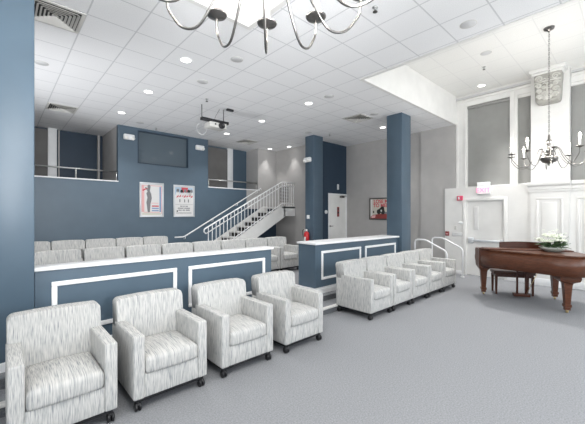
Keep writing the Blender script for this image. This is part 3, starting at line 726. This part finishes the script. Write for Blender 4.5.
# ------------------------------------------------------------------ grand piano, bench, flowers
PA = math.atan2(-0.877, 0.48)
def piano():
    t = thing('grand_piano', 'walnut baby grand piano before the white panelled wall', 'piano', (7.74, 2.46, 0), PA)
    # local: x = s along the keyboard (treble to bass), y = t from the keyboard toward the tail.  x along e, y must be n=(-0.877,-0.48)
    fl = -1.0     # rotation maps +y to (0.877,0.48); the tail lies the other way
    side = [(0.0, 0.02), (0.0, 0.33), (0.03, 0.52), (0.13, 0.74), (0.31, 0.93), (0.52, 1.08), (0.73, 1.23), (0.93, 1.38), (1.14, 1.46), (1.34, 1.42), (1.46, 1.28), (1.5, 1.08), (1.5, 0.6), (1.5, 0.02)]
    out = [(p.x, p.y) for p in spline([(a, b, 0) for a, b in side[1:12]], 6)]
    out = [side[0]] + out + [side[-1]]
    Y = lambda L: [(a, -b) for a, b in L]
    MB().prism(Y(out), 0.655, 0.985, 'z', smooth=False).build('case', 'wood', t)
    for o in t.children:
        for f in o.data.polygons:
            if abs(f.normal.z) < 0.5: f.use_smooth = True
    def grow(L, d):
        cx, cy = 0.8, 0.6
        return [(a + d*(1 if a > cx else -1)*min(1, abs(a-cx)/0.5), b + d*(1 if b > cy else -1)*min(1, abs(b-cy)/0.4)) for a, b in L]
    lid = [p for p in out if p[1] > 0.44]
    lid = [(0.0, 0.44)] + lid + [(1.5, 0.44)]
    MB().prism(Y(grow(lid, 0.012)), 0.987, 1.008).build('lid', 'wood', t)
    b = MB(); b.box(0.03, 1.47, -0.72, -0.42, 1.009, 1.03, 0.004); b.build('folded_lid_flap', 'wood', t)
    # music desk
    d = MB(); zt = 1.155
    d.prism([(0.36, 1.0), (0.36, zt-0.025)] + [(0.36+0.78*k/10, zt-0.025+0.025*math.sin(PI*k/10)**0.6) for k in range(1, 10)] + [(1.14, zt-0.025), (1.14, 1.0)], -0.40, -0.38, 'y')
    d.box(0.28, 1.22, -0.41, -0.30, 0.986, 1.005, 0.004)
    d.build('music_desk', 'wood_dark', t)
    # cheeks at both ends of the keyboard
    cp = [(-0.40, 0.986), (-0.40, 0.60), (-0.10, 0.60), (-0.05, 0.64), (-0.035, 0.70), (0.005, 0.725), (0.025, 0.755), (0.022, 0.80), (-0.012, 0.84), (-0.015, 0.88), (0.0, 0.92), (-0.03, 0.965), (-0.06, 0.975), (-0.10, 0.96), (-0.16, 0.986)]
    for x0 in (-0.005, 1.44): MB().prism(cp, x0, x0+0.065, 'x').build('cheek', 'wood', t)
    MB().box(0.055, 1.445, -0.38, 0.0, 0.585, 0.66, 0.006).build('keybed', 'wood_dark', t)
    MB().box(0.06, 1.44, 0.0, 0.02, 0.66, 0.715, 0.004).build('key_slip', 'wood', t)
    k = MB()
    for i in range(52): k.box(0.08+1.34*i/52, 0.08+1.34*(i+0.94)/52, -0.02, 0.018, 0.715, 0.735)
    k.build('white_keys', 'ivory', t)
    # legs with scrolled heads, collars and brass casters
    for (x, y), w in (((0.12, 0.18), 0.11), ((1.38, 0.18), 0.11), ((1.17, 1.20), 0.17)):
        prof = [(0.062, 0.05), (0.058, 0.06), (0.058, 0.10), (0.074, 0.105), (0.074, 0.15), (0.058, 0.155), (0.062, 0.20), (0.088, 0.49), (0.10, 0.52), (w+0.03, 0.56), (w+0.05, 0.60), (w+0.05, 0.66)]
        prof = [(a*0.95, z) for a, z in prof]
        lg = MB().lathe(prof, 4, Matrix.Translation((x, -y, 0)), smooth=False, start=PI/4).build('leg', 'wood', t)
        cw = MB(); cw.lathe([(0.028, 0.04), (0.028, 0.055)], 10, Matrix.Translation((x, -y, 0)))
        cw.lathe([(0.0, -0.014), (0.026, -0.014), (0.026, 0.014), (0.0, 0.014)], 14, Matrix.Translation((x, -y, 0.026)) @ Matrix.Rotation(PI/2, 4, 'Y')); cw.build('caster', 'brass', lg)
    # pedal lyre
    l = MB()
    for s in (-1, 1): l.box(0.75+s*0.075-0.016, 0.75+s*0.075+0.016, -0.40, -0.36, 0.10, 0.64, 0.004)
    l.box(0.61, 0.89, -0.43, -0.30, 0.05, 0.11, 0.006); l.box(0.65, 0.85, -0.41, -0.35, 0.56, 0.64)
    ly = l.build('pedal_lyre', 'wood_dark', t)
    for s in (-0.07, 0, 0.07): MB().box(0.75+s-0.012, 0.75+s+0.012, -0.31, -0.20, 0.058, 0.07, 0.004).build('pedal', 'brass', ly)
    MB().tube([(0.83, -0.40, 0.12), (0.95, -0.66, 0.63)], 0.006, 6).build('lyre_brace', 'brass', ly)
    return t
piano()
# bench (local s, t frame again)
bn = thing('piano_bench', 'dark wooden piano bench pushed under the keyboard', 'bench', (7.74, 2.46, 0), PA)
MB().box(0.34, 1.09, -0.10, 0.26, 0.43, 0.50, 0.008).build('seat', 'wood_dark', bn)
MB().box(0.37, 1.06, -0.08, 0.24, 0.37, 0.432).build('apron', 'wood_dark', bn)
for x in (0.385, 1.045):
    for y in (-0.065, 0.225):
        MB().lathe([(0.022, 0.0), (0.036, 0.40)], 4, Matrix.Translation((x, y, 0)), smooth=False, start=PI/4).build('leg', 'wood_dark', bn)

fa = thing('flower_bowl', 'low celadon bowl of white flowers on the piano lid', 'flower arrangement', (7.62, 1.11, 1.0095))
MB().lathe([(0.0, 0.0), (0.10, 0.0), (0.115, 0.008), (0.17, 0.04), (0.205, 0.085), (0.198, 0.085), (0.16, 0.05), (0.0, 0.04)], 32).build('bowl', 'celadon', fa)
lf = MB()
def leaf(m, base, d, L, w):
    d = Vector(d).normalized(); side = d.cross(Vector((0, 0, 1)))
    side = side.normalized() if side.length > 1e-4 else Vector((1, 0, 0)); up = side.cross(d)
    b = Vector(base)
    pts = [b, b+d*L*0.4+side*w, b+d*L+up*-0.02, b+d*L*0.4-side*w]
    mid = b+d*L*0.45+up*0.012
    vs = [m.bm.verts.new(p) for p in pts]; vm = m.bm.verts.new(mid)
    for i in range(4): m.bm.faces.new((vs[i], vs[(i+1) % 4], vm))
rnd = random.Random(3)
for k in range(120):
    a = rnd.uniform(0, 2*PI); r = rnd.uniform(0.02, 0.16); el = rnd.uniform(-0.1, 1.2)
    leaf(lf, (r*math.cos(a), r*math.sin(a), 0.06+rnd.uniform(0, 0.085)), (math.cos(a)*math.cos(el), math.sin(a)*math.cos(el), math.sin(el)), rnd.uniform(0.09, 0.17), rnd.uniform(0.012, 0.024))
for k in range(14):
    a = rnd.uniform(0, 2*PI); el = rnd.uniform(0.3, 1.4); L = rnd.uniform(0.26, 0.37)
    d = Vector((math.cos(a)*math.cos(el), math.sin(a)*math.cos(el), math.sin(el)))
    lf.tube([(0, 0, 0.06), Vector((0, 0, 0.06))+d*L], 0.0025, 4)
lf.build('foliage', 'leaf', fa)
def blossom(p, r):
    m = MB(); R_ = random.Random(int(p[0]*1e4) + int(p[1]*1e4))
    for ring, (nn, tilt, sc) in enumerate(((6, 0.25, 1.0), (5, 0.8, 0.8), (3, 1.2, 0.5))):
        for i in range(nn):
            a = 2*PI*i/nn + ring*0.5
            M = Matrix.Translation(p) @ Matrix.Rotation(a, 4, 'Z') @ Matrix.Rotation(-tilt, 4, 'Y') @ Matrix.Translation((r*0.55*sc, 0, 0))
            m.ball((0, 0, 0), r*0.55*sc, 8, M, (1, 0.75, 0.28))
    return m.build('blossom', 'petal', fa)
spots = [(0.0, 0.0, 0.31)] + [(0.10*math.cos(a), 0.10*math.sin(a), 0.27) for a in [2*PI*k/7 for k in range(7)]] + [(0.17*math.cos(a), 0.17*math.sin(a), 0.185) for a in [2*PI*(k+0.4)/11 for k in range(11)]]
for p in spots: blossom((p[0]+rnd.uniform(-.015, .015), p[1]+rnd.uniform(-.015, .015), p[2]+rnd.uniform(-.02, .025)), rnd.uniform(0.056, 0.072))
for k in range(16):
    a = rnd.uniform(0, 2*PI); el = rnd.uniform(0.35, 1.4); L = rnd.uniform(0.28, 0.38)
    blossom((L*0.85*math.cos(a)*math.cos(el), L*0.85*math.sin(a)*math.cos(el), 0.06+L*math.sin(el)), 0.022)

# ------------------------------------------------------------------ carved capital on the pilaster
cp = thing('pilaster_capital', 'carved plaster capital at the top of the white pilaster', 'capital', (9.6, 1.45, 4.3))
c = MB(); c.box(-0.36, 0, -0.33, 0.33, 0.71, 0.788, 0.01); c.box(-0.31, 0, -0.29, 0.29, 0.66, 0.71, 0.01); c.build('abacus', 'white', cp)
bm = bmesh.new(); rings = []
for (z, hw_, dp) in ((0.0, 0.12, 0.10), (0.015, 0.20, 0.22), (0.05, 0.225, 0.27), (0.15, 0.235, 0.275), (0.45, 0.245, 0.28), (0.52, 0.255, 0.29), (0.66, 0.255, 0.29)):
    rings.append([bm.verts.new((0, -hw_, z)), bm.verts.new((-dp*0.85, -hw_, z)), bm.verts.new((-dp, -hw_*0.8, z)), bm.verts.new((-dp, hw_*0.8, z)), bm.verts.new((-dp*0.85, hw_, z)), bm.verts.new((0, hw_, z))])
for a, b_ in zip(rings[:-1], rings[1:]):
    for i in range(6): bm.faces.new((a[i], a[(i+1) % 6], b_[(i+1) % 6], b_[i]))
bm.faces.new(rings[0][::-1]); bm.faces.new(rings[-1]); bmesh.ops.recalc_face_normals(bm, faces=bm.faces[:])
MB()._take(bm).build('bell', 'stone_dark', cp)
cv = MB()
def scroll(y0, z0, s, r0=0.06, turns=1.6):
    return [(-0.285, y0 + s*(r0*(1-k/26.0))*math.cos(turns*2*PI*k/24), z0 + (r0*(1-k/26.0))*math.sin(turns*2*PI*k/24)) for k in range(25)]
for s in (-1, 1):
    for z0, y0, r0 in ((0.56, 0.15, 0.075), (0.40, 0.16, 0.06), (0.27, 0.15, 0.055), (0.14, 0.14, 0.06), (0.34, 0.06, 0.04), (0.2, 0.055, 0.04), (0.09, 0.05, 0.03)):
        cv.tube(scroll(s*y0, z0, s, r0), 0.02, 6)
cv.tube([(-0.29, 0, 0.05), (-0.295, 0, 0.6)], [0.02, 0.01], 6)
for z in (0.12, 0.22, 0.32, 0.42, 0.52):
    for s in (-1, 1): cv.tube([(-0.285, 0, z), (-0.30, s*0.05, z+0.03), (-0.285, s*0.10, z+0.0)], [0.018, 0.014, 0.004], 6)
cv.tube([(-0.285, -0.24, 0.48), (-0.3, 0, 0.49), (-0.285, 0.24, 0.48)], 0.02, 6)
cv.build('carving', 'stone', cp)

# ------------------------------------------------------------------ wall fittings
ex = thing('exit_sign', 'white exit sign with pink letters above the white door', 'exit sign', (LW, 2.86, 2.25))
MB().box(-0.09, 0, -0.155, 0.155, 0.0, 0.20, 0.006).build('housing', 'trim', ex)
MB().box(-0.07, 0, -0.15, 0.155, 0.20, 0.325, 0.004).build('canopy', 'trim', ex)
MB().box(-0.094, -0.09, -0.145, 0.145, 0.012, 0.188).build('face', 'exit_face', ex)
text('lettering', 'EXIT', 0.17, 'pink', ex, facing_negx(0.0, 0.10, -0.0955))
al = thing('fire_alarm_strobe', 'red fire alarm strobe high on the white wall beside the exit door', 'fire alarm', (LW, 3.47, 2.10))
MB().box(-0.055, 0, -0.075, 0.075, 0, 0.13, 0.008).build('housing', 'alarm', al)
MB().box(-0.07, -0.055, -0.0, 0.04, 0.025, 0.105, 0.006).build('lens', 'paper', al)
o = MB().lathe([(0.0, 0), (0.072, 0), (0.072, 0.014), (0.06, 0.024), (0.0, 0.024)], 24, Matrix.Rotation(-PI/2, 4, 'Y') @ Matrix.Diagonal((0.55, 1, 1, 1))).build('thermostat', 'trim', None, (LW, 3.46, 1.46)); tag(o, 'oval white wall unit beside the exit door frame', 'thermostat')
o = MB().box(-0.014, 0, -0.035, 0.035, -0.055, 0.055, 0.003).build('light_switch', 'vent', None, (LW, 3.60, 1.32)); tag(o, 'small grey switch plate under the oval wall unit', 'light switch')
pu = thing('alarm_pull_station', 'small dark red alarm pull station at the white wall end', 'fire alarm', (LW, 3.82, 1.08))
MB().box(-0.05, 0, -0.05, 0.05, 0, 0.13, 0.006).build('housing', 'darkred', pu); MB().box(-0.058, -0.05, -0.03, 0.03, 0.04, 0.07).build('handle', 'pr_pink', pu)
o = MB().box(-0.012, 0, -0.15, 0.15, -0.05, 0.05, 0.003).build('wall_plate', 'grille', None, (LW, 3.55, 1.13)); tag(o, 'long grey plate on the white wall above the handrail', 'plate')

def emergency(loc, M, label):
    t = thing('emergency_light', label, 'emergency light', loc, group='white wall emergency lights')
    t.rotation_euler = (0, 0, M)
    MB().box(-0.15, 0.15, -0.11, 0, -0.08, 0.08, 0.035, 4).build('housing', 'trim', t)
    for s in (-1, 1): MB().lathe([(0.0, 0), (0.05, 0.0), (0.055, 0.03), (0.045, 0.045), (0, 0.05)], 16, Matrix.Translation((s*0.09, -0.10, -0.03)) @ Matrix.Rotation(PI/2+0.5, 4, 'X')).build('lamp_head', 'candle', t)
emergency((2.83, YB, 3.97), 0, 'white emergency light on blue wall between railed opening and booth window')
emergency((5.06, YB, 3.97), 0, 'white emergency light on blue wall between booth window and stair opening')
emergency((7.56, 7.42, 3.50), -PI/2, 'white emergency light on the column with the extinguisher')
o = MB().box(-0.012, 0, -0.06, 0.06, -0.06, 0.06, 0.003).build('light_switch', 'trim', None, (7.56, 7.44, 1.62)); tag(o, 'white switch plate on the column above the extinguisher', 'light switch')
o = MB().lathe([(0, 0), (0.07, 0), (0.065, 0.03), (0.0, 0.035)], 20, Matrix.Rotation(PI/2, 4, 'X')).build('door_button', 'trim', None, (8.62, 7.6, 1.79)); tag(o, 'round white button on dark blue wall beside the platform door', 'button')
o = MB().box(-0.04, 0.04, -0.04, 0, -0.10, 0.10, 0.01).build('motion_sensor', 'trim', None, (9.27, 7.6, 2.72)); tag(o, 'small white sensor above the platform door', 'sensor')
fx = thing('fire_extinguisher', 'red fire extinguisher on the column behind the shorter low wall', 'fire extinguisher', (7.46, 7.42, 0.70))
MB().lathe([(0.0, 0), (0.085, 0.0), (0.09, 0.015), (0.09, 0.36), (0.075, 0.41), (0.03, 0.44), (0.025, 0.46)], 20).build('cylinder', 'red', fx)
m = MB(); m.box(-0.02, 0.02, -0.015, 0.13, 0.50, 0.515, 0.003); m.box(-0.02, 0.02, -0.015, 0.11, 0.465, 0.48, 0.003); m.lathe([(0.03, 0.45), (0.03, 0.51)], 12); m.build('valve_handle', 'trim', fx)
m = MB(); m.tube(spline([(0, 0.03, 0.48), (-0.02, 0.12, 0.50), (-0.02, 0.17, 0.42), (-0.02, 0.13, 0.25), (0, 0.10, 0.12)], 5), 0.012, 8); m.build('hose', 'black', fx)
MB().box(-0.093, -0.06, -0.04, 0.04, 0.12, 0.27, 0.002).build('instruction_label', 'paper', fx)

# framed pictures
def frame_neg_y(t, w, h, fw, m):
    f = MB(); d = 0.035
    f.box(-w/2, w/2, -d, 0, 0, fw, 0.004); f.box(-w/2, w/2, -d, 0, h-fw, h, 0.004); f.box(-w/2, -w/2+fw, -d, 0, fw, h-fw, 0.004); f.box(w/2-fw, w/2, -d, 0, fw, h-fw, 0.004)
    return f.build('frame', m, t)
def rect(m, i, x0, x1, z0, z1, k=0):
    y = -0.0125 - 0.0006*k
    m.mi = i; m.quad([(x0, y, z0), (x1, y, z0), (x1, y, z1), (x0, y, z1)])
def blob(m, i, cx, cz, rx, rz, k=0, n=14):
    y = -0.0125 - 0.0006*k
    m.mi = i; m.quad([(cx+rx*math.cos(2*PI*q/n), y, cz+rz*math.sin(2*PI*q/n)) for q in range(n)])
def poly(m, i, pts, k=0):
    y = -0.0125 - 0.0006*k
    m.mi = i; m.quad([(a, y, b) for a, b in pts])
P_M = ['paper', 'pr_grey', 'pr_red', 'pr_pink', 'pr_blue', 'pr_sky', 'pr_black', 'pr_cream', 'brick_red']
p1 = thing('framed_poster', 'white framed poster of a standing grey figure with pink lettering', 'poster', (3.49, YB, 1.62), group='framed posters on the blue wall')
frame_neg_y(p1, 0.72, 1.06, 0.045, 'silver')
m = MB(); m.mi = 0; m.box(-0.33, 0.33, -0.012, -0.002, 0.03, 1.03)
rect(m, 3, -0.30, -0.22, 0.16, 0.96, 1); rect(m, 4, 0.23, 0.28, 0.16, 0.94, 1); rect(m, 3, 0.29, 0.31, 0.10, 0.96, 1); rect(m, 3, -0.30, 0.30, 0.955, 0.975, 1)
poly(m, 1, [(-0.12, 0.14), (-0.06, 0.14), (-0.04, 0.40), (0.0, 0.58), (-0.02, 0.72), (-0.06, 0.80), (-0.04, 0.92), (-0.09, 0.98), (-0.13, 0.92), (-0.12, 0.80), (-0.16, 0.72), (-0.13, 0.6), (-0.16, 0.45)], 2)
blob(m, 1, -0.085, 0.94, 0.045, 0.055, 3); poly(m, 2, [(-0.28, 0.83), (-0.14, 0.9), (-0.12, 0.87), (-0.26, 0.79)], 3); poly(m, 1, [(-0.20, 0.90), (-0.12, 0.78), (-0.10, 0.80), (-0.17, 0.93)], 3)
for k in range(3): rect(m, 4 if k else 2, 0.0, 0.21, 0.32-0.07*k, 0.36-0.07*k, 2)
rect(m, 7, -0.28, 0.28, 0.07, 0.13, 2); rect(m, 3, -0.24, 0.24, 0.14, 0.16, 2); rect(m, 3, -0.02, 0.20, 0.42, 0.44, 2)
m.build('print', P_M, p1)
p2 = thing('framed_poster', 'white framed poster of a red and white group above text lines', 'poster', (4.52, YB, 1.62), group='framed posters on the blue wall')
frame_neg_y(p2, 0.72, 1.04, 0.045, 'silver')
m = MB(); m.mi = 0; m.box(-0.33, 0.33, -0.012, -0.002, 0.03, 1.01)
rect(m, 5, -0.30, 0.30, 0.72, 0.97, 1); poly(m, 2, [(-0.10, 0.97), (0.14, 0.97), (0.10, 0.80), (-0.06, 0.80)], 2)
for k, (cx, cz) in enumerate(((-0.21, 0.86), (-0.08, 0.84), (0.04, 0.86), (0.16, 0.85), (0.25, 0.86))):
    blob(m, 1 if k % 2 == 0 else 6, cx, cz, 0.05, 0.06, 3); blob(m, 0, cx, cz-0.13, 0.07, 0.10, 3)
for k in range(7): poly(m, 2, [(-0.26+0.08*k, 0.62+0.03*(k % 3)), (-0.19+0.08*k, 0.66), (-0.18+0.08*k, 0.72+0.02*(k % 2)), (-0.24+0.08*k, 0.68)], 4)
for cx in (-0.16, 0.0, 0.13): rect(m, 1, cx, cx+0.035, 0.48, 0.58, 3)
rect(m, 1, -0.30, 0.30, 0.405, 0.412, 1)
for k in range(2): rect(m, 1, -0.26, 0.26, 0.10+0.035*k, 0.112+0.035*k, 1)
blob(m, 6, -0.23, 0.19, 0.025, 0.025, 2)
m.build('print', P_M, p2)
for k, (x0, x1) in enumerate(((-0.16, 0.16), (-0.22, 0.22), (-0.22, 0.22))):
    pass
m = MB()
for k, segs in enumerate((((-0.13, -0.05), (-0.03, 0.02), (0.05, 0.13)), ((-0.21, -0.02), (0.01, 0.21)), ((-0.19, -0.08), (-0.05, 0.03), (0.06, 0.19)))):
    for a, b in segs:
        x = a
        while x < b-0.012: m.box(x, x+0.02, -0.0145, -0.0135, 0.33-0.065*k, 0.37-0.065*k); x += 0.028
m.build('text_lines', 'pr_grey', p2)
p3 = thing('framed_poster', 'dark framed poster with red lettering and a black rider on the grey wall', 'poster', (XW, 6.08, 1.52), -PI/2)
frame_neg_y(p3, 0.95, 0.76, 0.035, 'pewter')
m = MB(); m.mi = 7; m.box(-0.45, 0.45, -0.012, -0.002, 0.02, 0.74)
rect(m, 0, -0.43, -0.36, 0.04, 0.72, 1); poly(m, 8, [(-0.43, 0.03), (0.43, 0.03), (0.43, 0.20), (0.1, 0.22), (-0.1, 0.2), (-0.35, 0.16), (-0.43, 0.1)], 2)
blob(m, 6, -0.10, 0.28, 0.08, 0.09, 3); blob(m, 6, 0.06, 0.27, 0.08, 0.09, 3); poly(m, 6, [(-0.18, 0.30), (0.02, 0.46), (0.10, 0.46), (0.12, 0.34), (0.02, 0.22)], 4); blob(m, 0, 0.0, 0.31, 0.03, 0.04, 5)
blob(m, 6, -0.31, 0.27, 0.03, 0.04, 3); poly(m, 1, [(0.10, 0.28), (0.3, 0.26), (0.43, 0.30), (0.43, 0.2), (0.12, 0.2)], 3); poly(m, 3, [(-0.40, 0.06), (-0.25, 0.06), (-0.22, 0.16), (-0.38, 0.14)], 4)
m.build('print', P_M, p3)
text('lettering', 'LOSE ME', 0.17, 'pr_red', p3, facing_negy(0.02, 0.63, -0.0135), 0.0003, bold=0.006)
text('lettering', 'TO MEN', 0.17, 'pr_red', p3, facing_negy(0.0, 0.49, -0.0135), 0.0003, bold=0.006)
